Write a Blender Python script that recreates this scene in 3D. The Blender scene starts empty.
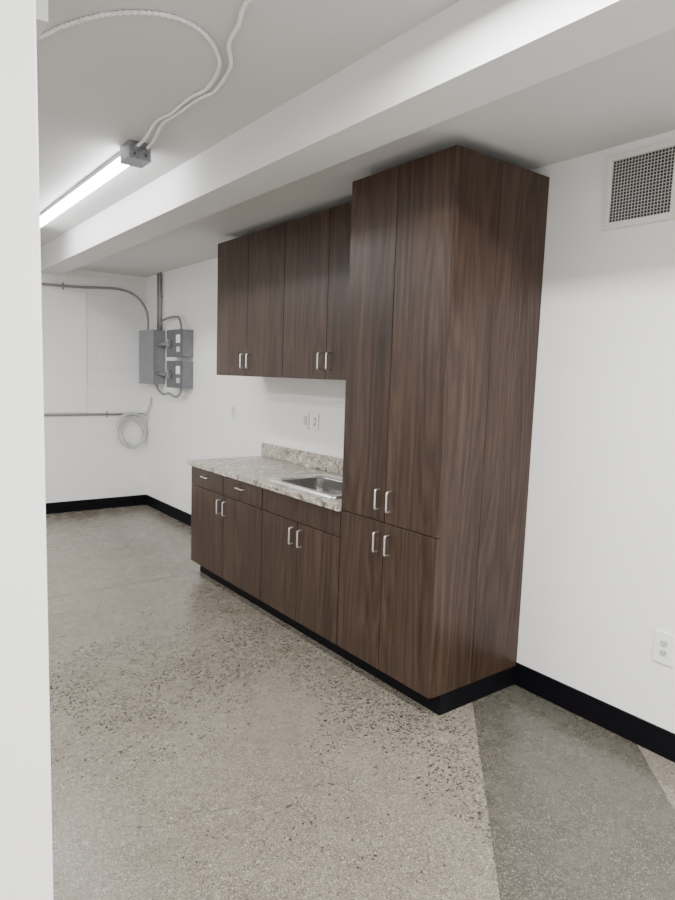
import bpy, bmesh, math, random
from mathutils import Vector, Matrix
random.seed(3)
SC = bpy.context.scene
COL = SC.collection

# ------------------------------------------------------------------ materials
def newmat(name):
    m = bpy.data.materials.new(name); m.use_nodes = True
    nt = m.node_tree
    return m, nt, nt.nodes['Principled BSDF']
def N(nt, t, **kw):
    n = nt.nodes.new(t)
    for k, v in kw.items():
        if k in n.inputs.keys(): n.inputs[k].default_value = v
        else: setattr(n, k, v)
    return n
def L(nt, a, b): nt.links.new(a, b)
def ramp(nt, fac, stops):
    r = nt.nodes.new('ShaderNodeValToRGB')
    e = r.color_ramp.elements
    while len(e) < len(stops): e.new(0.5)
    for i, (p, c) in enumerate(stops):
        e[i].position = p; e[i].color = (*c, 1) if len(c) == 3 else c
    L(nt, fac, r.inputs['Fac'])
    return r.outputs['Color']
def mix(nt, fac, a, b, mode='MIX'):
    m = nt.nodes.new('ShaderNodeMix'); m.data_type = 'RGBA'; m.blend_type = mode
    def put(s, v):
        if hasattr(v, 'links') or hasattr(v, 'is_linked'): L(nt, v, s)
        else: s.default_value = (*v, 1) if isinstance(v, tuple) else v
    put(m.inputs[0], fac); put(m.inputs[6], a); put(m.inputs[7], b)
    return m.outputs[2]
def math_(nt, op, a, b=None, c=None):
    m = nt.nodes.new('ShaderNodeMath'); m.operation = op
    for i, v in enumerate((a, b, c)):
        if v is None: continue
        if hasattr(v, 'is_linked'): L(nt, v, m.inputs[i])
        else: m.inputs[i].default_value = v
    return m.outputs[0]
def bump(nt, b, h, strength, dist):
    n = nt.nodes.new('ShaderNodeBump'); n.inputs['Strength'].default_value = strength
    n.inputs['Distance'].default_value = dist
    L(nt, h, n.inputs['Height']); L(nt, n.outputs[0], b.inputs['Normal'])

def paint(name, col, rough=0.6, bs=0.08):
    m, nt, b = newmat(name)
    tc = N(nt, 'ShaderNodeTexCoord')
    n1 = N(nt, 'ShaderNodeTexNoise', Scale=1.3, Detail=3.0); L(nt, tc.outputs['Object'], n1.inputs['Vector'])
    c = ramp(nt, n1.outputs['Fac'], [(0.3, tuple(x*0.965 for x in col)), (0.7, col)])
    L(nt, c, b.inputs['Base Color']); b.inputs['Roughness'].default_value = rough
    n2 = N(nt, 'ShaderNodeTexNoise', Scale=220.0, Detail=2.0); L(nt, tc.outputs['Object'], n2.inputs['Vector'])
    bump(nt, b, n2.outputs['Fac'], bs, 0.002)
    return m
def plain(name, col, rough=0.5, metal=0.0, var=0.06, scale=30, spec=0.5):
    m, nt, b = newmat(name)
    tc = N(nt, 'ShaderNodeTexCoord')
    n1 = N(nt, 'ShaderNodeTexNoise', Scale=float(scale), Detail=3.0); L(nt, tc.outputs['Object'], n1.inputs['Vector'])
    c = ramp(nt, n1.outputs['Fac'], [(0.3, tuple(x*(1-var) for x in col)), (0.7, tuple(min(1, x*(1+var)) for x in col))])
    L(nt, c, b.inputs['Base Color'])
    b.inputs['Roughness'].default_value = rough; b.inputs['Metallic'].default_value = metal
    b.inputs['Specular IOR Level'].default_value = spec
    return m

M = {}
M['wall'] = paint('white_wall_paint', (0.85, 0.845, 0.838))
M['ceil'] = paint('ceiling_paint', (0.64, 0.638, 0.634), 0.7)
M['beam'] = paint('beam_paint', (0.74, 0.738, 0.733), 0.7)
M['black'] = plain('black_vinyl_base', (0.0025, 0.0025, 0.004), 0.55, 0, 0.1, 8, 0.12)
M['nickel'] = plain('satin_nickel', (0.80, 0.79, 0.77), 0.3, 1.0, 0.03)
M['white_plastic'] = plain('white_plastic', (0.83, 0.83, 0.81), 0.35, 0, 0.02)
M['grey_plastic'] = plain('greyed_white_plastic', (0.55, 0.55, 0.53), 0.4, 0, 0.02)  # greyer than the plates so the inset parts stand out
M['duct_shade'] = plain('painted_duct_shade', (0.055, 0.055, 0.055), 0.8, 0, 0.1, 30, 0.1)  # dark tone stands for the shade inside the vent duct
M['slot_grey'] = plain('grey_slot', (0.06, 0.06, 0.06), 0.6, 0, 0.1)
M['vent'] = plain('vent_white_enamel', (0.74, 0.735, 0.715), 0.4, 0, 0.02)
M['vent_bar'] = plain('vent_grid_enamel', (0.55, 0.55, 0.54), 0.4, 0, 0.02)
M['panel_grey'] = plain('grey_enamel_steel', (0.20, 0.21, 0.225), 0.42, 0.1, 0.06, 12)
M['panel_dark'] = plain('dark_grey_enamel', (0.085, 0.09, 0.10), 0.45, 0.1, 0.1, 12)
M['galv'] = plain('galvanized_steel', (0.31, 0.32, 0.34), 0.4, 0.8, 0.2, 40)
M['conduit'] = plain('conduit_grey', (0.28, 0.28, 0.285), 0.4, 0.4, 0.1, 25)
M['cable'] = plain('painted_flex_cable', (0.82, 0.82, 0.81), 0.5, 0.0, 0.05, 25)
M['coil'] = plain('pale_grey_cable', (0.50, 0.50, 0.49), 0.5, 0.0, 0.1, 25)
M['flex'] = plain('grey_flex_conduit', (0.24, 0.25, 0.26), 0.45, 0.3, 0.1, 25)

def steel(name, lo, hi, metal):
    m, nt, b = newmat(name)
    tc = N(nt, 'ShaderNodeTexCoord'); mp = N(nt, 'ShaderNodeMapping'); mp.inputs['Scale'].default_value = (400, 6, 40)
    L(nt, tc.outputs['Object'], mp.inputs['Vector'])
    n = N(nt, 'ShaderNodeTexNoise', Scale=1.0, Detail=3.0); L(nt, mp.outputs[0], n.inputs['Vector'])
    L(nt, ramp(nt, n.outputs['Fac'], [(0.3, lo), (0.7, hi)]), b.inputs['Base Color'])
    L(nt, ramp(nt, n.outputs['Fac'], [(0.2, (0.24,)*3), (0.8, (0.36,)*3)]), b.inputs['Roughness'])
    b.inputs['Metallic'].default_value = metal
    return m
M['steel'] = steel('brushed_stainless_lit_rim', (0.76, 0.75, 0.73), (0.86, 0.85, 0.83), 0.85)  # lit copy of the sink steel, brightness put into the colour
M['steel_shaded'] = steel('brushed_stainless_shaded_basin', (0.36, 0.35, 0.34), (0.46, 0.45, 0.435), 1.0)  # same steel made darker, the bowl's shade put into the colour

def wood():
    m, nt, b = newmat('dark_walnut_laminate')
    tc = N(nt, 'ShaderNodeTexCoord'); oi = N(nt, 'ShaderNodeObjectInfo')
    off = N(nt, 'ShaderNodeVectorMath', operation='MULTIPLY_ADD')
    L(nt, oi.outputs['Random'], off.inputs[0]); off.inputs[1].default_value = (17, 23, 9); L(nt, tc.outputs['Object'], off.inputs[2])
    # gentle sideways wander so the straight grain is never ruler-straight
    wv = N(nt, 'ShaderNodeTexNoise', Scale=1.0, Detail=2.0)
    k0 = N(nt, 'ShaderNodeMapping'); k0.inputs['Scale'].default_value = (2.5, 2.5, 1.6); L(nt, off.outputs[0], k0.inputs['Vector']); L(nt, k0.outputs[0], wv.inputs['Vector'])
    wn = N(nt, 'ShaderNodeVectorMath', operation='MULTIPLY_ADD'); L(nt, wv.outputs['Color'], wn.inputs[0])
    wn.inputs[1].default_value = (0.026, 0.026, 0.0); L(nt, off.outputs[0], wn.inputs[2])
    def mpw(s):
        k = N(nt, 'ShaderNodeMapping'); k.inputs['Scale'].default_value = s
        L(nt, wn.outputs[0], k.inputs['Vector']); return k.outputs[0]
    n1 = N(nt, 'ShaderNodeTexNoise', Scale=1.0, Detail=1.5, Roughness=0.4); L(nt, mpw((3.8, 3.8, 0.38)), n1.inputs['Vector'])
    rings = math_(nt, 'MULTIPLY_ADD', math_(nt, 'SINE', math_(nt, 'MULTIPLY', n1.outputs['Fac'], 115.0)), 0.5, 0.5)
    n2 = N(nt, 'ShaderNodeTexNoise', Scale=1.0, Detail=6.0, Roughness=0.69); L(nt, mpw((37, 37, 1.3)), n2.inputs['Vector'])
    n3 = N(nt, 'ShaderNodeTexNoise', Scale=1.0, Detail=4.0, Roughness=0.7); L(nt, mpw((220, 220, 6.0)), n3.inputs['Vector'])
    n4 = N(nt, 'ShaderNodeTexNoise', Scale=1.0, Detail=1.0); L(nt, mpw((7, 7, 0.5)), n4.inputs['Vector'])
    v = math_(nt, 'MULTIPLY', rings, 0.080)
    v = math_(nt, 'MULTIPLY_ADD', n2.outputs['Fac'], 0.42, v)
    v = math_(nt, 'MULTIPLY_ADD', n3.outputs['Fac'], 0.38, v)
    v = math_(nt, 'MULTIPLY_ADD', n4.outputs['Fac'], 0.18, v)
    c = ramp(nt, v, [(0.37, (0.0118, 0.0062, 0.0039)), (0.49, (0.0325, 0.0180, 0.0117)), (0.58, (0.0510, 0.0298, 0.0201)), (0.74, (0.087, 0.0545, 0.0385))])
    L(nt, c, b.inputs['Base Color']); b.inputs['Roughness'].default_value = 0.36
    b.inputs['Specular IOR Level'].default_value = 0.30
    bump(nt, b, n3.outputs['Fac'], 0.08, 0.001)
    return m
M['wood'] = wood()

def granite():
    m, nt, b = newmat('mottled_stone_laminate')
    tc = N(nt, 'ShaderNodeTexCoord')
    n1 = N(nt, 'ShaderNodeTexNoise', Scale=6.0, Detail=8.0, Roughness=0.70, Distortion=2.2); L(nt, tc.outputs['Object'], n1.inputs['Vector'])
    c1 = ramp(nt, n1.outputs['Fac'], [(0.36, (0.075, 0.058, 0.044)), (0.44, (0.22, 0.182, 0.145)), (0.485, (0.62, 0.57, 0.50)), (0.53, (0.22, 0.196, 0.168)), (0.60, (0.44, 0.395, 0.34)), (0.67, (0.86, 0.85, 0.81))])
    n2 = N(nt, 'ShaderNodeTexNoise', Scale=20.0, Detail=5.0, Roughness=0.65, Distortion=0.8); L(nt, tc.outputs['Object'], n2.inputs['Vector'])
    k = ramp(nt, n2.outputs['Fac'], [(0.56, (0, 0, 0)), (0.65, (0.75, 0.75, 0.75))])
    c2 = mix(nt, k, c1, (0.155, 0.122, 0.097))
    k2 = ramp(nt, n2.outputs['Fac'], [(0.33, (0.9, 0.9, 0.9)), (0.41, (0, 0, 0))])
    c3 = mix(nt, k2, c2, (0.88, 0.87, 0.84))
    L(nt, c3, b.inputs['Base Color']); b.inputs['Roughness'].default_value = 0.3
    return m
M['granite'] = granite()

def concrete():
    m, nt, b = newmat('polished_aggregate_concrete')
    tc = N(nt, 'ShaderNodeTexCoord'); P = tc.outputs['Object']
    def noise(s, d=4.0, r=0.6):
        n = N(nt, 'ShaderNodeTexNoise', Scale=float(s), Detail=d, Roughness=r); L(nt, P, n.inputs['Vector']); return n.outputs['Fac']
    big = noise(0.9, 3.0); mid = noise(7, 5.0); fine = noise(260, 4.0, 0.8)
    c = ramp(nt, big, [(0.30, (0.168, 0.147, 0.115)), (0.50, (0.195, 0.172, 0.137)), (0.70, (0.222, 0.199, 0.162))])
    c = mix(nt, 0.28, c, ramp(nt, mid, [(0.3, (0.72,)*3), (0.7, (1.22,)*3)]), 'MULTIPLY')
    sx = N(nt, 'ShaderNodeSeparateXYZ'); L(nt, P, sx.inputs[0])
    X_, Y_ = sx.outputs[0], sx.outputs[1]
    d = math_(nt, 'SUBTRACT', X_, Y_)
    # aggregate (2-D so that no stone is a sliced sphere)
    def pebbles(scale, rad, keep_lo, stops, c, strength, dens=None, edge=26.0):
        v = N(nt, 'ShaderNodeTexVoronoi', Scale=float(scale)); v.voronoi_dimensions = '2D'; L(nt, P, v.inputs['Vector'])
        sc = N(nt, 'ShaderNodeSeparateColor'); L(nt, v.outputs['Color'], sc.inputs[0])
        lim = math_(nt, 'MULTIPLY_ADD', sc.outputs[1], rad, rad*0.4)
        e = math_(nt, 'MULTIPLY', math_(nt, 'SUBTRACT', lim, v.outputs['Distance']), edge)
        cl = N(nt, 'ShaderNodeClamp'); L(nt, e, cl.inputs[0]); msk = cl.outputs[0]
        th = keep_lo if dens is None else math_(nt, 'SUBTRACT', 1.0, dens)
        msk = math_(nt, 'MULTIPLY', msk, math_(nt, 'GREATER_THAN', sc.outputs[0], th))
        return mix(nt, math_(nt, 'MULTIPLY', msk, strength), c, ramp(nt, sc.outputs[2], stops))
    st = [(0.0, (0.036, 0.031, 0.024)), (0.40, (0.092, 0.079, 0.061)), (0.58, (0.20, 0.177, 0.141)), (0.88, (0.41, 0.38, 0.325))]
    c = pebbles(205, 0.42, 0.20, st, c, 0.70)
    c = pebbles(115, 0.36, 0.58, st, c, 0.64)
    # clusters of dark pebbles: a band across the floor in front of the cabinets plus scattered patches
    patch = noise(2.6, 5.0, 0.65)
    yb = math_(nt, 'SUBTRACT', Y_, 3.20)
    band = math_(nt, 'SUBTRACT', 1.0, math_(nt, 'MINIMUM', math_(nt, 'ABSOLUTE', math_(nt, 'MULTIPLY', yb, 1.15)), 1.0))
    xb = math_(nt, 'SUBTRACT', X_, 1.98)
    band2 = math_(nt, 'SUBTRACT', 1.0, math_(nt, 'MINIMUM', math_(nt, 'ABSOLUTE', math_(nt, 'MULTIPLY', xb, 2.4)), 1.0))
    dens = math_(nt, 'MULTIPLY', math_(nt, 'SUBTRACT', patch, 0.47), 1.0)
    dens = math_(nt, 'ADD', dens, math_(nt, 'MULTIPLY', math_(nt, 'MULTIPLY', math_(nt, 'MAXIMUM', band, band2), patch), 1.1))
    dens = math_(nt, 'SUBTRACT', dens, 0.07)
    st2 = [(0.0, (0.016, 0.014, 0.011)), (0.6, (0.042, 0.036, 0.028)), (1.0, (0.095, 0.082, 0.064))]
    c = pebbles(74, 0.40, 0.5, st2, c, 0.87, dens, 18.0)
    c = pebbles(50, 0.30, 0.5, st2, c, 0.87, math_(nt, 'MULTIPLY', dens, 0.65), 18.0)
    c = mix(nt, 0.6, c, ramp(nt, fine, [(0.3, (0.66,)*3), (0.7, (1.34,)*3)]), 'MULTIPLY')
    # grey diagonal strip of newer concrete with its own fine grain, cut in with a crisp saw line
    s1 = math_(nt, 'MULTIPLY', math_(nt, 'GREATER_THAN', d, 0.43), math_(nt, 'LESS_THAN', d, 1.43))
    g = ramp(nt, mid, [(0.3, (0.070, 0.064, 0.051)), (0.7, (0.097, 0.090, 0.073))])
    stg = [(0.0, (0.020, 0.018, 0.014)), (0.45, (0.052, 0.047, 0.038)), (0.62, (0.10, 0.093, 0.077)), (0.9, (0.25, 0.232, 0.196))]
    g = pebbles(205, 0.42, 0.20, stg, g, 0.74)
    g = pebbles(115, 0.34, 0.60, stg, g, 0.62)
    g = mix(nt, 0.6, g, ramp(nt, fine, [(0.3, (0.62,)*3), (0.7, (1.36,)*3)]), 'MULTIPLY')
    c = mix(nt, s1, c, g)
    e1 = math_(nt, 'LESS_THAN', math_(nt, 'ABSOLUTE', math_(nt, 'SUBTRACT', d, 0.43)), 0.003)
    e2 = math_(nt, 'LESS_THAN', math_(nt, 'ABSOLUTE', math_(nt, 'SUBTRACT', d, 1.43)), 0.003)
    c = mix(nt, math_(nt, 'MULTIPLY', math_(nt, 'MAXIMUM', e1, e2), 0.4), c, (0.04, 0.036, 0.03))
    # hairline cracks and the straight joint across the far part
    def crack(coord, at_, w_, amt, s, c, wob):
        y = math_(nt, 'ADD', coord, math_(nt, 'MULTIPLY_ADD', noise(s, 4.0), wob, -wob/2))
        j = math_(nt, 'LESS_THAN', math_(nt, 'ABSOLUTE', math_(nt, 'SUBTRACT', y, at_)), w_)
        fade = ramp(nt, noise(1.4, 2.0), [(0.40, (0.15,)*3), (0.58, (1, 1, 1))])
        return mix(nt, math_(nt, 'MULTIPLY', math_(nt, 'MULTIPLY', j, amt), fade if wob > 0.05 else 1.0), c, (0.035, 0.03, 0.024))
    c = crack(Y_, 4.62, 0.009, 0.6, 2.5, c, 0.03)
    c = crack(math_(nt, 'ADD', Y_, math_(nt, 'MULTIPLY', X_, 0.25)), 2.25, 0.003, 0.6, 3.1, c, 0.22)
    L(nt, c, b.inputs['Base Color'])
    L(nt, ramp(nt, mid, [(0.3, (0.22,)*3), (0.7, (0.32,)*3)]), b.inputs['Roughness'])
    b.inputs['Specular IOR Level'].default_value = 0.45
    bump(nt, b, fine, 0.05, 0.001)
    return m
M['floor'] = concrete()

def block():
    m, nt, b = newmat('painted_block_wall')
    tc = N(nt, 'ShaderNodeTexCoord'); sx = N(nt, 'ShaderNodeSeparateXYZ'); L(nt, tc.outputs['Object'], sx.inputs[0])
    cb = N(nt, 'ShaderNodeCombineXYZ'); L(nt, sx.outputs[0], cb.inputs[0]); L(nt, sx.outputs[2], cb.inputs[1])
    br = N(nt, 'ShaderNodeTexBrick', Scale=1.0)
    br.inputs['Brick Width'].default_value = 0.40; br.inputs['Row Height'].default_value = 0.2
    br.inputs['Mortar Size'].default_value = 0.006; br.inputs['Mortar Smooth'].default_value = 0.7
    br.inputs['Color1'].default_value = (0.81, 0.807, 0.80, 1); br.inputs['Color2'].default_value = (0.80, 0.797, 0.79, 1)
    br.inputs['Mortar'].default_value = (0.745, 0.742, 0.735, 1)
    L(nt, cb.outputs[0], br.inputs['Vector']); L(nt, br.outputs['Color'], b.inputs['Base Color'])
    b.inputs['Roughness'].default_value = 0.6
    inv = math_(nt, 'SUBTRACT', 1.0, br.outputs['Fac'])
    bump(nt, b, inv, 0.28, 0.003)
    return m
M['block'] = block()

def emis():
    m, nt, b = newmat('lit_diffuser')
    tc = N(nt, 'ShaderNodeTexCoord'); n = N(nt, 'ShaderNodeTexNoise', Scale=2.0); L(nt, tc.outputs['Object'], n.inputs['Vector'])
    c = ramp(nt, n.outputs['Fac'], [(0.2, (0.97, 0.985, 1.0)), (0.8, (1.0, 1.0, 1.0))])
    L(nt, c, b.inputs['Emission Color']); b.inputs['Emission Strength'].default_value = 44.0
    b.inputs['Base Color'].default_value = (0.9, 0.9, 0.9, 1)
    return m
M['lamp'] = emis()

# ------------------------------------------------------------------ mesh helpers
def box(bm, x0, x1, y0, y1, z0, z1, bev=0.0, seg=2):
    r = bmesh.ops.create_cube(bm, size=1.0)
    vs = r['verts']
    for v in vs:
        v.co = Vector(((x0+x1)/2 + v.co.x*(x1-x0), (y0+y1)/2 + v.co.y*(y1-y0), (z0+z1)/2 + v.co.z*(z1-z0)))
    if bev > 0:
        es = list({e for v in vs for e in v.link_edges})
        bmesh.ops.bevel(bm, geom=es, offset=bev, segments=seg, affect='EDGES', profile=0.5, clamp_overlap=True)
def catmull(pts, step):
    pts = [Vector(p) for p in pts]
    P = [pts[0]*2-pts[1]] + pts + [pts[-1]*2-pts[-2]]
    out = []
    for i in range(1, len(P)-2):
        a, b, c, d = P[i-1:i+3]
        n = max(2, int((c-b).length/step))
        for k in range(n):
            t = k/n
            out.append(0.5*((2*b)+(c-a)*t+(2*a-5*b+4*c-d)*t*t+(3*b-a-3*c+d)*t**3))
    out.append(pts[-1]); return out
def tube(bm, pts, r, n=10, ridge=0.0):
    pts = [Vector(p) for p in pts]
    up = Vector((0.13, 0.21, 0.97)); rings = []; prev = None
    for i, p in enumerate(pts):
        t = (pts[min(i+1, len(pts)-1)] - pts[max(i-1, 0)]).normalized()
        if prev is None:
            u = t.cross(up)
            if u.length < 0.2: u = t.cross(Vector((1, 0, 0)))
        else: u = prev - t*prev.dot(t)
        u.normalize(); prev = u; w = t.cross(u)
        rr = r*(1+ridge) if i % 2 else r*(1-ridge)
        rings.append([bm.verts.new(p + (u*math.cos(2*math.pi*k/n) + w*math.sin(2*math.pi*k/n))*rr) for k in range(n)])
    for a, b in zip(rings, rings[1:]):
        for k in range(n):
            f = bm.faces.new((a[k], a[(k+1) % n], b[(k+1) % n], b[k])); f.smooth = ridge < 0.12
    bm.faces.new(rings[0][::-1]); bm.faces.new(rings[-1])
def cyl(bm, c, axis, r, h, n=20, r2=None):
    c = Vector(c); ax = Vector(axis).normalized()
    mat = Matrix.Translation(c + ax*h/2) @ ax.to_track_quat('Z', 'Y').to_matrix().to_4x4()
    bmesh.ops.create_cone(bm, cap_ends=True, segments=n, radius1=r, radius2=r if r2 is None else r2, depth=h, matrix=mat)
def rrect(x0, x1, y0, y1, r, n=6):
    out = []
    for cx, cy, a0 in ((x1-r, y1-r, 0), (x0+r, y1-r, 90), (x0+r, y0+r, 180), (x1-r, y0+r, 270)):
        for k in range(n+1):
            a = math.radians(a0 + 90*k/n); out.append((cx+r*math.cos(a), cy+r*math.sin(a)))
    return out
def loft(bm, loops, close_end=True, smooth=True):
    R = [[bm.verts.new(p) for p in lp] for lp in loops]
    n = len(R[0])
    for a, b in zip(R, R[1:]):
        for k in range(n):
            f = bm.faces.new((a[k], a[(k+1) % n], b[(k+1) % n], b[k])); f.smooth = smooth
    if close_end: bm.faces.new(R[-1])
    return R

WL = {}
def obj(name, bm, mat, parent=None, label=None):
    me = bpy.data.meshes.new(name)
    bmesh.ops.recalc_face_normals(bm, faces=bm.faces)
    off = WL.get(parent.name, Vector((0, 0, 0))) if parent else Vector((0, 0, 0))
    bmesh.ops.translate(bm, verts=bm.verts, vec=-off)
    bm.to_mesh(me); bm.free()
    me.materials.append(mat)
    o = bpy.data.objects.new(name, me); COL.objects.link(o)
    if parent: o.parent = parent; WL[o.name] = off
    else: WL[o.name] = Vector((0, 0, 0))
    if label: o['label'] = label
    return o
def thing(name, label, cat, loc, group=None):
    o = bpy.data.objects.new(name, None); COL.objects.link(o); o.location = loc
    o.empty_display_size = 0.1
    o['label'] = label; o['category'] = cat
    if group: o['group'] = group
    WL[o.name] = Vector(loc); return o
def one(name, bm, mat, label, cat, loc, group=None):
    """a thing that is one mesh, origin at its base"""
    o = obj(name, bm, mat); o.data.transform(Matrix.Translation(-Vector(loc))); o.location = loc
    WL[o.name] = Vector(loc)
    o['label'] = label; o['category'] = cat
    if group: o['group'] = group
    return o
def struct(name, mat, *boxes, bev=0.0):
    bm = bmesh.new()
    for b in boxes: box(bm, *b, bev)
    o = obj(name, bm, mat); o['kind'] = 'structure'; return o
B = bmesh.new

# ------------------------------------------------------------------ the room
WX, FY = 2.758, 7.36           # right wall, far wall
ZC, ZS, ZB = 2.805, 2.655, 2.575 # ceiling, lower ceiling over the cabinets, underside of the beam
BX0, BX1 = 1.605, 1.838
TY = 1.988                     # near side of the tall cabinet
struct('floor', M['floor'], (-3.0, 2.95, -3.2, 7.6, -0.1, 0.0))
struct('wall_right', M['wall'], (WX, 2.95, -3.2, 7.6, 0.0, 3.0))
struct('wall_far', M['block'], (-3.0, WX, FY, 7.6, 0.0, 3.0))
struct('wall_back', M['wall'], (-3.0, WX, -3.2, -3.0, 0.0, 3.0))
struct('wall_outer', M['wall'], (-3.0, -2.8, -3.0, FY, 0.0, 3.0))
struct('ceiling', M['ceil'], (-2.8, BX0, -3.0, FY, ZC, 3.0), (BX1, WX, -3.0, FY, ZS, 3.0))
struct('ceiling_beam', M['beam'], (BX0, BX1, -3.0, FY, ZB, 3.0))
struct('wall_left', M['wall'], (-0.06, 0.223, 1.0, 2.25, 0.0, ZC), bev=0.004)
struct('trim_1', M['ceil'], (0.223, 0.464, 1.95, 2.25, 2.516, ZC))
struct('trim_2', M['wall'], (1.20, 2.085, FY-0.012, FY, 1.11, 2.415), bev=0.003)
struct('baseboard_right', M['black'], (WX-0.009, WX, -3.0, TY-0.0005, 0.0, 0.122), (WX-0.009, WX, 4.645, FY-0.009, 0.0, 0.122))
struct('baseboard_far', M['black'], (-2.8, WX, FY-0.009, FY, 0.0, 0.122))

# ------------------------------------------------------------------ cabinets
FX = 2.10     # front face of base and tall doors
UX = 2.33     # front face of the wall cabinets
def pull(y, z, x, parent, vertical=True, ln=0.10):
    bm = B(); h = ln/2; d = 0.030; r = 0.0055
    prof = [(0, -h), (-d*0.55, -h), (-d*0.9, -h*0.97), (-d, -h*0.82), (-d, 0), (-d, h*0.82), (-d*0.9, h*0.97), (-d*0.55, h), (0, h)]
    pts = [(x+a, y, z+b) if vertical else (x+a, y+b, z) for a, b in prof]
    tube(bm, catmull(pts, 0.004), r, 10)
    obj('handle', bm, M['nickel'], parent, 'satin nickel bow handle')
def front(name, y0, y1, z0, z1, x, root):
    g = 0.0021; bm = B()
    box(bm, x, x+0.0195, y0+g, y1-g, z0+g, z1-g, 0.0014)
    return obj(name, bm, M['wood'], root)

# tall pantry cabinet
BK = WX-0.001
ty0, ty1, tz = TY, 2.708, 2.595
t = thing('tall_cabinet', 'tall dark walnut pantry cabinet with four doors, taller than everything beside it', 'cabinet', (2.41, (ty0+ty1)/2, 0))
bm = B(); box(bm, FX+0.0205, BK, ty0+0.0195, ty1, 0.108, tz, 0.001); obj('body', bm, M['wood'], t)
bm = B(); box(bm, FX+0.0202, 2.3928, ty0, ty0+0.019, 0.104, tz, 0.0010); obj('side_panel', bm, M['wood'], t)
bm = B(); box(bm, 2.3952, BK, ty0, ty0+0.019, 0.104, tz, 0.0014); obj('side_panel', bm, M['wood'], t)
bm = B(); box(bm, 2.18, WX-0.0005, ty0+0.0002, ty1, 0.0, 0.1035, 0.0005); obj('toe_kick', bm, M['black'], t, 'black recessed toe kick')
ym = 2.352; ZSEAM = 0.878
for a, b_, s in ((ty0-0.0018, ym, -1), (ym, ty1, 1)):
    for z0, z1, hz in ((0.106, ZSEAM, 0.772), (ZSEAM, tz+0.002, 0.992)):
        d = front('door', a, b_, z0, z1, FX, t)
        pull(ym + s*0.043, hz, FX, d)

# base cabinets
by1 = 4.64; ymid = 3.545
def base(y0, y1, label, drawers):
    c = thing('base_cabinet', label, 'cabinet', (2.41, (y0+y1)/2, 0), 'base cabinets under the counter')
    bm = B()
    x0, x1, w_ = FX+0.0205, BK, 0.010
    box(bm, x0, x1, y0, y0+w_, 0.108, 0.868); box(bm, x0, x1, y1-w_, y1, 0.108, 0.868)
    box(bm, x0, x1, y0+w_, y1-w_, 0.108, 0.126); box(bm, x1-0.012, x1, y0+w_, y1-w_, 0.126, 0.868)
    box(bm, x0, x0+0.018, y0+w_, y1-w_, 0.70, 0.868)
    obj('body', bm, M['wood'], c)
    bm = B(); box(bm, 2.18, 2.72, y0+0.001, y1-0.004, 0.0, 0.107, 0.001); obj('toe_kick', bm, M['black'], c, 'black recessed toe kick')
    m_ = (y0+y1)/2
    for a, b_, s in ((y0, m_, -1), (m_, y1, 1)):
        d = front('door', a, b_, 0.106, 0.722, FX, c); pull(m_ + s*0.045, 0.632, FX, d)
        if drawers:
            d = front('drawer', a, b_, 0.722, 0.868, FX, c); pull((a+b_)/2, 0.815, FX, d, False, 0.095)
    if not drawers:
        front('false_front', y0, y1, 0.722, 0.868, FX, c)
base(2.711, ymid, 'dark walnut sink base cabinet with two doors, right beside the tall cabinet', False)
base(ymid+0.001, by1, 'dark walnut base cabinet with two drawers over two doors, at free counter end', True)

# wall cabinets
def upper(y0, y1, label):
    c = thing('wall_cabinet', label, 'cabinet', (2.53, (y0+y1)/2, 1.577), 'wall cabinets above the counter')
    bm = B(); box(bm, UX+0.0205, BK, y0, y1, 1.577, tz, 0.001); obj('body', bm, M['wood'], c)
    m_ = (y0+y1)/2
    for a, b_, s in ((y0, m_, -1), (m_, y1, 1)):
        d = front('door', a, b_, 1.575, tz+0.002, UX, c); pull(m_ + s*0.045, 1.688, UX, d)
upper(2.711, 3.705, 'dark walnut wall cabinet hung right beside the tall cabinet')
upper(3.706, 4.69, 'dark walnut wall cabinet at the far free end, away from the tall cabinet')

# ------------------------------------------------------------------ worktop, sink
sx0, sx1, sy0, sy1 = 2.145, 2.640, 2.85, 3.578
cx0, cx1, cy0, cy1, cz0, cz1 = 2.075, BK, 2.711, 4.665, 0.869, 0.909
ct = thing('countertop', 'mottled beige stone-look countertop with low backsplash on the base cabinets', 'countertop', ((cx0+cx1)/2, (cy0+cy1)/2, cz0))
bm = B()
O_ = [(cx0, cy0), (cx1, cy0), (cx1, cy1), (cx0, cy1)]
I_ = [(sx0+0.025, sy0+0.025), (sx1-0.025, sy0+0.025), (sx1-0.025, sy1-0.025), (sx0+0.025, sy1-0.025)]
vo = [[bm.verts.new((x, y, z)) for x, y in O_] for z in (cz0, cz1)]
vi = [[bm.verts.new((x, y, z)) for x, y in I_] for z in (cz0, cz1)]
for k in range(4):
    j = (k+1) % 4
    bm.faces.new((vo[1][k], vo[1][j], vi[1][j], vi[1][k])); bm.faces.new((vo[0][k], vo[0][j], vi[0][j], vi[0][k]))
    bm.faces.new((vo[0][k], vo[0][j], vo[1][j], vo[1][k])); bm.faces.new((vi[0][k], vi[0][j], vi[1][j], vi[1][k]))
bm.edges.ensure_lookup_table()
es = [e for e in bm.edges if all(abs(v.co.x-cx0) < 1e-5 for v in e.verts) or all(abs(v.co.y-cy1) < 1e-5 for v in e.verts)]
bmesh.ops.bevel(bm, geom=es, offset=0.006, segments=3, affect='EDGES', profile=0.5)
obj('slab', bm, M['granite'], ct)
bm = B(); box(bm, BK-0.02, BK, cy0, 4.655, cz1+0.0003, 1.022, 0.003); obj('backsplash', bm, M['granite'], ct)

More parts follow.
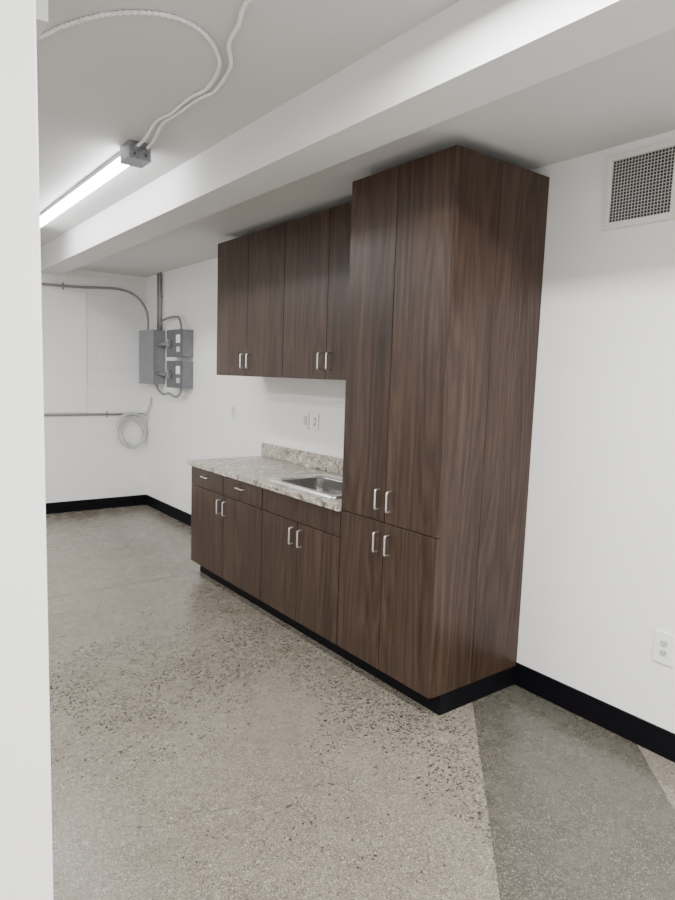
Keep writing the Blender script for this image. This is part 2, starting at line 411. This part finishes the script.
sk = thing('sink', 'stainless steel drop-in sink set in the countertop', 'sink', ((sx0+sx1)/2, (sy0+sy1)/2, cz1))
zt = cz1+0.0005
bo = lambda i, r, z, back=0.0: [(x, y, z) for x, y in rrect(sx0+i, sx1-i-back, sy0+i, sy1-i, r)]
bm = B()
loft(bm, [bo(0, 0.045, zt), bo(0.002, 0.044, zt+0.008), bo(0.008, 0.04, zt+0.012), bo(0.036, 0.060, zt+0.010, 0.045), bo(0.0455, 0.062, zt-0.003, 0.045)], False)
obj('rim', bm, M['steel'], sk)
bm = B()
loft(bm, [bo(0.0455, 0.062, zt-0.0032, 0.045), bo(0.048, 0.062, zt-0.05, 0.045), bo(0.055, 0.062, zt-0.145, 0.045), bo(0.070, 0.06, zt-0.172, 0.045), bo(0.095, 0.05, zt-0.180, 0.045)])
obj('basin', bm, M['steel_shaded'], sk)
bm = B(); cyl(bm, (2.375, 3.22, zt-0.1795), (0, 0, 1), 0.045, 0.003, 28); cyl(bm, (2.375, 3.22, zt-0.1765), (0, 0, 1), 0.028, 0.004, 20)
obj('drain', bm, M['nickel'], sk)

# ------------------------------------------------------------------ wall plates
def plate(name, label, cat, y, z, w, h, kind, group=None):
    p = thing(name, label, cat, (WX, y, z-h/2), group)
    x1 = WX-0.0003; x0 = x1-0.009
    bm = B(); box(bm, x0, x1, y-w/2, y+w/2, z-h/2, z+h/2, 0.003); obj('plate', bm, M['white_plastic'], p)
    if kind == 'duplex':
        for s in (-1, 1):
            bm = B(); zz = z+s*0.021
            lp = lambda x, i: [(x, y+a, zz+b) for a, b in rrect(-0.017+i, 0.017-i, -0.0145+i, 0.0145-i, 0.009)]
            loft(bm, [lp(x0-0.0001, 0), lp(x0-0.002, 0), lp(x0-0.0026, 0.001)], True, False)
            r = obj('receptacle', bm, M['grey_plastic'], p)
            for a in (-0.0065, 0.0065):
                bm = B(); box(bm, x0-0.0032, x0-0.0027, y+a-0.0014, y+a+0.0014, zz-0.001, zz+0.0085); obj('slot', bm, M['slot_grey'], r, 'dark plug slot')
            bm = B(); cyl(bm, (x0-0.0027, y, zz-0.007), (-1, 0, 0), 0.0028, 0.0005, 12); obj('slot', bm, M['slot_grey'], r, 'dark round plug hole')
        bm = B(); cyl(bm, (x0-0.0001, y, z), (-1, 0, 0), 0.0035, 0.0012, 12); obj('screw', bm, M['nickel'], p)
    elif kind == 'rocker':
        bm = B(); box(bm, x0-0.005, x0-0.0001, y-0.017, y+0.017, z-0.034, z+0.034, 0.0015); obj('rocker', bm, M['grey_plastic'], p)
        for s in (-1, 1):
            bm = B(); cyl(bm, (x0-0.0001, y, z+s*0.048), (-1, 0, 0), 0.003, 0.001, 12); obj('screw', bm, M['nickel'], p)
    elif kind == 'gfci':
        bm = B(); box(bm, x0-0.003, x0-0.0001, y-0.017, y+0.017, z-0.034, z+0.034, 0.0012); r = obj('receptacle', bm, M['grey_plastic'], p)
        for s in (-1, 1):
            for a in (-0.0065, 0.0065):
                bm = B(); box(bm, x0-0.0037, x0-0.0031, y+a-0.0014, y+a+0.0014, z+s*0.022-0.004, z+s*0.022+0.005); obj('slot', bm, M['slot_grey'], r, 'dark plug slot')
        bm = B(); box(bm, x0-0.0042, x0-0.0031, y-0.010, y+0.010, z-0.006, z+0.006, 0.0005); obj('button', bm, M['white_plastic'], r)
plate('wall_outlet', 'white duplex outlet low on the wall near the right edge, below the vent', 'outlet', 1.240, 0.479, 0.088, 0.140, 'duplex')
plate('wall_outlet', 'white outlet plate above the backsplash, the nearer of the pair to the tall cabinet', 'outlet', 3.900, 1.256, 0.085, 0.122, 'gfci')
plate('light_switch', 'white switch plate above the backsplash, left of the outlet beside it', 'switch', 4.025, 1.256, 0.078, 0.122, 'rocker')
plate('light_switch', 'white switch plate alone on the wall beyond the cabinets', 'switch', 5.19, 1.256, 0.075, 0.120, 'rocker')

# ------------------------------------------------------------------ air vent
vy0, vy1, vz0, vz1 = 1.350, 1.686, 2.292, 2.620
v = thing('air_vent', 'white egg-crate air return vent high on the right wall', 'vent', (WX, (vy0+vy1)/2, vz0))
vx1 = WX-0.0003; fr = 0.032
bm = B()
ring = lambda i, x: [(x, a, b) for a, b in ((vy0+i, vz0+i), (vy1-i, vz0+i), (vy1-i, vz1-i), (vy0+i, vz1-i))]
loft(bm, [ring(0, vx1), ring(0, vx1-0.008), ring(0.004, vx1-0.014), ring(fr-0.004, vx1-0.016), ring(fr, vx1-0.012), ring(fr, vx1)], False, False)
obj('frame', bm, M['vent'], v)
bm = B(); box(bm, vx1-0.0015, vx1-0.0003, vy0+fr, vy1-fr, vz0+fr, vz1-fr); obj('backing', bm, M['duct_shade'], v, 'dark sheet standing in for the shaded duct opening')  # flat dark sheet imitates the shade behind the grid
bm = B(); n = 19; a0, a1, b0, b1 = vy0+fr, vy1-fr, vz0+fr, vz1-fr
for k in range(1, n):
    y = a0+(a1-a0)*k/n; box(bm, vx1-0.007, vx1-0.003, y-0.0010, y+0.0010, b0, b1)
for k in range(1, n):
    z = b0+(b1-b0)*k/n; box(bm, vx1-0.0069, vx1-0.0031, a0, a1, z-0.0010, z+0.0010)
obj('grille', bm, M['vent_bar'], v)

# ------------------------------------------------------------------ strip light, junction box, ceiling cables
lx = 1.285; ly0, ly1 = 3.66, 6.09
sl = thing('strip_light', 'long lit strip light on the ceiling beside the beam', 'light', (lx, (ly0+ly1)/2, ZC-0.085))
bm = B()
prof = [(-0.034, ZC-0.0005), (-0.034, ZC-0.024), (-0.030, ZC-0.030), (0.030, ZC-0.030), (0.034, ZC-0.024), (0.034, ZC-0.0005)]
R = loft(bm, [[(lx+a, y, z) for a, z in prof] for y in (ly0, ly1)], True, False); bm.faces.new(R[0][::-1])
obj('housing', bm, M['galv'], sl, 'slim grey metal housing')
bm = B(); prof = [(0.034*math.cos(math.radians(a)), ZC-0.0305-0.042*math.sin(math.radians(a))**0.8) for a in range(0, 181, 15)]
loft(bm, [[(lx+a, y, z) for a, z in prof] for y in (ly0+0.012, ly1-0.012)], True, False); obj('diffuser', bm, M['lamp'], sl, 'glowing white diffuser')
for y in (ly0, ly1-0.0118):
    bm = B(); prof2 = [(0.035*math.cos(math.radians(a)), ZC-0.0302-0.044*math.sin(math.radians(a))**0.8) for a in range(0, 181, 15)]
    R = loft(bm, [[(lx+a, yy, z) for a, z in prof2] for yy in (y, y+0.0118)], True, False); bm.faces.new(R[0][::-1])
    obj('end_cap', bm, M['vent'], sl)
jy = ly0-0.150
jb = thing('junction_box', 'small galvanized junction box at the near end of the strip light', 'junction box', (lx, jy+0.06, ZC-0.09))
bm = B(); box(bm, lx-0.060, lx+0.060, jy, ly0-0.003, ZC-0.085, ZC-0.0005, 0.004); obj('body', bm, M['galv'], jb)
bm = B(); box(bm, lx-0.062, lx+0.062, jy-0.002, ly0-0.001, ZC-0.0895, ZC-0.0853, 0.001); obj('cover', bm, M['galv'], jb)
for dx in (-0.026, 0.026):
    bm = B(); cyl(bm, (lx+dx, jy-0.0002, ZC-0.035), (0, -1, 0), 0.014, 0.022, 16); cyl(bm, (lx+dx, jy-0.0224, ZC-0.035), (0, -1, 0), 0.018, 0.008, 6)
    obj('connector', bm, M['galv'], jb)
for dx in (-0.03, 0.03):
    bm = B(); cyl(bm, (lx+dx, jy-0.0002, ZC-0.066), (0, -1, 0), 0.007, 0.003, 12); obj('screw', bm, M['panel_dark'], jb)
zc = ZC-0.0092
def flexcable(name, pts, r, mat, label, cat, step=0.007, ridge=0.10, group=None):
    bm = B(); P = catmull(pts, step); tube(bm, P, r, 10, ridge)
    return one(name, bm, mat, label, cat, pts[0], group)
K = 0.965
sc_ = lambda L_: [(x*K, y*K, zc) for x, y in L_]
flexcable('ceiling_cable', [(lx-0.026, jy-0.031, ZC-0.035), (1.262, jy-0.13, ZC-0.025), (1.236, 3.16, zc), (1.250, 3.00, zc)] + sc_([(1.290, 2.90), (1.305, 2.74), (1.242, 2.50), (1.09, 2.33), (0.936, 2.31), (0.784, 2.43), (0.682, 2.62), (0.60, 2.85), (0.45, 3.15)]),
          0.0069, M['cable'], 'white flexible cable looping across the ceiling towards the left wall', 'cable', 0.0115, 0.30)
flexcable('ceiling_cable', [(lx+0.026, jy-0.031, ZC-0.035), (1.306, jy-0.13, ZC-0.025), (1.268, 3.16, zc), (1.272, 3.00, zc)] + sc_([(1.326, 2.88), (1.342, 2.74), (1.29, 2.50), (1.20, 2.34), (1.165, 2.20), (1.115, 2.03), (1.10, 1.60)]),
          0.0069, M['cable'], 'white flexible cable leaving the frame at the top, right of the looping one', 'cable', 0.0115, 0.30)

# ------------------------------------------------------------------ electrical gear in the far corner
EW = WX-0.0005
ep = thing('electrical_panel', 'large grey electrical panel box in the far corner', 'electrical panel', (2.67, 6.99, 1.45))
bm = B(); box(bm, 2.625, EW, 6.78, 7.20, 1.45, 2.03, 0.004); obj('enclosure', bm, M['panel_grey'], ep)
bm = B(); box(bm, 2.619, 2.6247, 6.772, 7.208, 1.444, 2.036, 0.002); d = obj('door', bm, M['panel_grey'], ep)
bm = B(); box(bm, 2.610, 2.6188, 6.80, 6.825, 1.70, 1.78, 0.003); obj('latch', bm, M['galv'], d)
def disconnect(z0, z1, label):
    s = thing('disconnect_switch', label, 'switch box', (2.67, 6.24, z0), 'small switch boxes beside the panel')
    bm = B(); box(bm, 2.638, EW, 6.06, 6.44, z0, z1, 0.004); obj('enclosure', bm, M['panel_grey'], s)
    bm = B(); box(bm, 2.632, 2.6377, 6.055, 6.445, z0-0.004, z1+0.004, 0.002); d = obj('cover', bm, M['panel_dark'], s, 'dark grey front cover')
    zm = (z0+z1)/2
    bm = B(); box(bm, 2.6305, 2.6318, 6.10, 6.20, zm+0.005, zm+0.085, 0.0004); obj('label_plate', bm, M['white_plastic'], d, 'white blank label plate')
    bm = B(); box(bm, 2.6305, 2.6318, 6.11, 6.19, zm-0.085, zm-0.035, 0.0004); obj('label_plate', bm, M['grey_plastic'], d, 'pale blank label plate')
    bm = B(); cyl(bm, (2.6317, 6.345, zm), (-1, 0, 0), 0.036, 0.012, 20); box(bm, 2.600, 2.622, 6.336, 6.354, zm-0.045, zm+0.045, 0.004); obj('lever', bm, M['galv'], d)
    bm = B(); cyl(bm, (2.685, 6.4402, zm), (0, 1, 0), 0.028, 0.03, 20); cyl(bm, (2.685, 6.4704, zm), (0, 1, 0), 0.036, 0.012, 8); obj('connector', bm, M['galv'], s)
disconnect(1.741, 2.01, 'small grey switch box beside the panel, upper of the two')
disconnect(1.43, 1.697, 'small grey switch box beside the panel, lower of the two')
for zz, lab in ((1.8755, 'short thick conduit nipple joining the upper switch box to the panel'), (1.5635, 'short thick conduit nipple joining the lower switch box to the panel')):
    bm = B(); tube(bm, [(2.685, 6.4825, zz), (2.685, 6.57, zz), (2.685, 6.67, zz), (2.685, 6.7798, zz)], 0.022, 16)
    one('conduit', bm, M['flex'], lab, 'conduit', (2.685, 6.4825, zz), 'conduits around the panel')
# verticals and bends
def conduit(pts, r, label, mat='conduit', step=0.02, straps=(), group='conduits around the panel'):
    c = thing('conduit', label, 'conduit', pts[0], group)
    bm = B(); tube(bm, catmull(pts, step) if len(pts) > 2 else pts, r, 12); obj('pipe', bm, M[mat], c)
    for (p, axis, nrm) in straps:
        bm = B(); p = Vector(p); a = Vector(axis); nn = Vector(nrm)
        s = a.cross(nn)
        q = []
        for k in range(0, 181, 20):
            ang = math.radians(k); q.append(p + s*math.cos(ang)*(r+0.0025) + nn*math.sin(ang)*(r+0.0025))
        q = [q[0]-nn*r*0.8 + s*0.022, q[0]-nn*r*0.8] + q + [q[-1]-nn*r*0.8, q[-1]-nn*r*0.8 - s*0.022]
        V1 = [bm.verts.new(x - a*0.009) for x in q]; V2 = [bm.verts.new(x + a*0.009) for x in q]
        for k in range(len(q)-1): bm.faces.new((V1[k], V1[k+1], V2[k+1], V2[k]))
        obj('strap', bm, M['galv'], c)
    return c
conduit([(2.738, 6.87, 2.0301), (2.738, 6.87, ZS-0.0003)], 0.014, 'straight vertical conduit from the panel top to the ceiling, nearest the camera', straps=[((2.738, 6.87, 2.40), (0, 0, 1), (-1, 0, 0))])
conduit([(2.738, 6.95, 2.0301), (2.738, 6.95, ZS-0.0003)], 0.011, 'straight vertical conduit from the panel top, behind the nearest one')
conduit([(1.10, FY-0.018, 2.45), (1.9, FY-0.018, 2.46), (2.30, FY-0.018, 2.485), (2.45, FY-0.020, 2.487), (2.57, FY-0.043, 2.455), (2.655, FY-0.11, 2.37), (2.688, FY-0.20, 2.26), (2.690, FY-0.24, 2.15), (2.690, FY-0.24, 2.0301)], 0.0135,
        'long conduit high on the far wall bending down into the panel', straps=[((1.85, FY-0.018, 2.459), (1, 0, 0), (0, -1, 0))])
conduit([(0.9, FY-0.0132, 1.085), (WX-0.0005, FY-0.0132, 1.085)], 0.013, 'straight horizontal conduit at waist height across the far wall', straps=[((2.3, FY-0.0132, 1.085), (1, 0, 0), (0, -1, 0))])
flexcable('flexible_conduit', [(2.69, 6.80, 2.0365), (2.69, 6.72, 2.12), (2.70, 6.58, 2.15), (2.68, 6.40, 2.15), (2.68, 6.26, 2.14), (2.68, 6.20, 2.08), (2.69, 6.20, 2.0145)], 0.011, M['flex'],
          'grey flexible conduit arching from panel top into the upper switch box', 'conduit', 0.009, 0.15)
flexcable('flexible_conduit', [(2.69, 6.86, 1.4435), (2.69, 6.82, 1.39), (2.69, 6.68, 1.345), (2.68, 6.50, 1.36), (2.68, 6.32, 1.33), (2.68, 6.21, 1.37), (2.69, 6.20, 1.4255)], 0.011, M['flex'],
          'grey flexible conduit sagging below the lower switch box', 'conduit', 0.009, 0.15)
# coil of cable hung in the corner
pts = [(2.742, 7.16, 1.30), (2.735, 7.18, 1.20), (2.70, 7.27, 1.08)]
for k in range(1, 3*16+6):
    a = math.radians(60 + k*22.5); rr = 0.150 + 0.026*math.sin(k*0.29)
    pts.append((2.562 + rr*math.cos(a) + 0.012*math.sin(k*0.2), FY-0.062-0.014*math.sin(k*0.33), 0.895 + rr*1.15*math.sin(a) + 0.014*math.cos(k*0.23)))
bm = B(); tube(bm, catmull(pts, 0.010), 0.0105, 8, 0.10)
one('cable_coil', bm, M['coil'], 'coil of white cable hanging in the far corner below the panel', 'cable', (2.565, FY-0.045, 0.70))

# ------------------------------------------------------------------ lamps out of frame (same row of ceiling strips, the open room to the left, and added fill)
def area(name, loc, sx, sy, power, rot=(0, 0, 0)):
    l = bpy.data.lights.new(name, 'AREA'); l.shape = 'RECTANGLE'; l.size = sx; l.size_y = sy; l.energy = power
    l.color = (1.0, 0.995, 0.985)
    o = bpy.data.objects.new(name, l); COL.objects.link(o); o.location = loc; o.rotation_euler = rot; return o
area('unseen_ceiling_lamp', (lx, 0.35, ZC-0.085), 0.08, 2.4, 120)
area('unseen_ceiling_lamp', (lx, -2.0, ZC-0.085), 0.08, 1.6, 80)
area('unseen_ceiling_lamp', (-1.4, -0.4, ZC-0.085), 0.08, 2.4, 118)
area('unseen_ceiling_lamp', (-1.4, 3.9, ZC-0.085), 0.08, 2.4, 140)
area('unseen_ceiling_lamp', (-0.1, 5.4, ZC-0.085), 0.08, 2.4, 52)  # added lamp, hidden by the partition, to brighten the far floor
area('unseen_ceiling_lamp', (-0.1, -1.6, ZC-0.085), 0.08, 2.4, 62)
w = bpy.data.worlds.new('World'); SC.world = w; w.use_nodes = True
w.node_tree.nodes['Background'].inputs[0].default_value = (0.8, 0.82, 0.85, 1); w.node_tree.nodes['Background'].inputs[1].default_value = 0.3

# ------------------------------------------------------------------ camera
cd = bpy.data.cameras.new('Camera'); cam = bpy.data.objects.new('Camera', cd); COL.objects.link(cam)
zb = Vector((-0.6023, -0.7909, 0.1147)).normalized()
xr = Vector((0.7971, -0.6018, 0.0327)); xr = (xr - zb*xr.dot(zb)).normalized()
yu = zb.cross(xr)
R = Matrix((xr, yu, zb)).transposed().to_4x4()
cam.matrix_world = Matrix.Translation((0, 0, 1.6)) @ R
cd.sensor_width = 36; cd.lens = 640/900*36; cd.clip_start = 0.05
SC.camera = cam
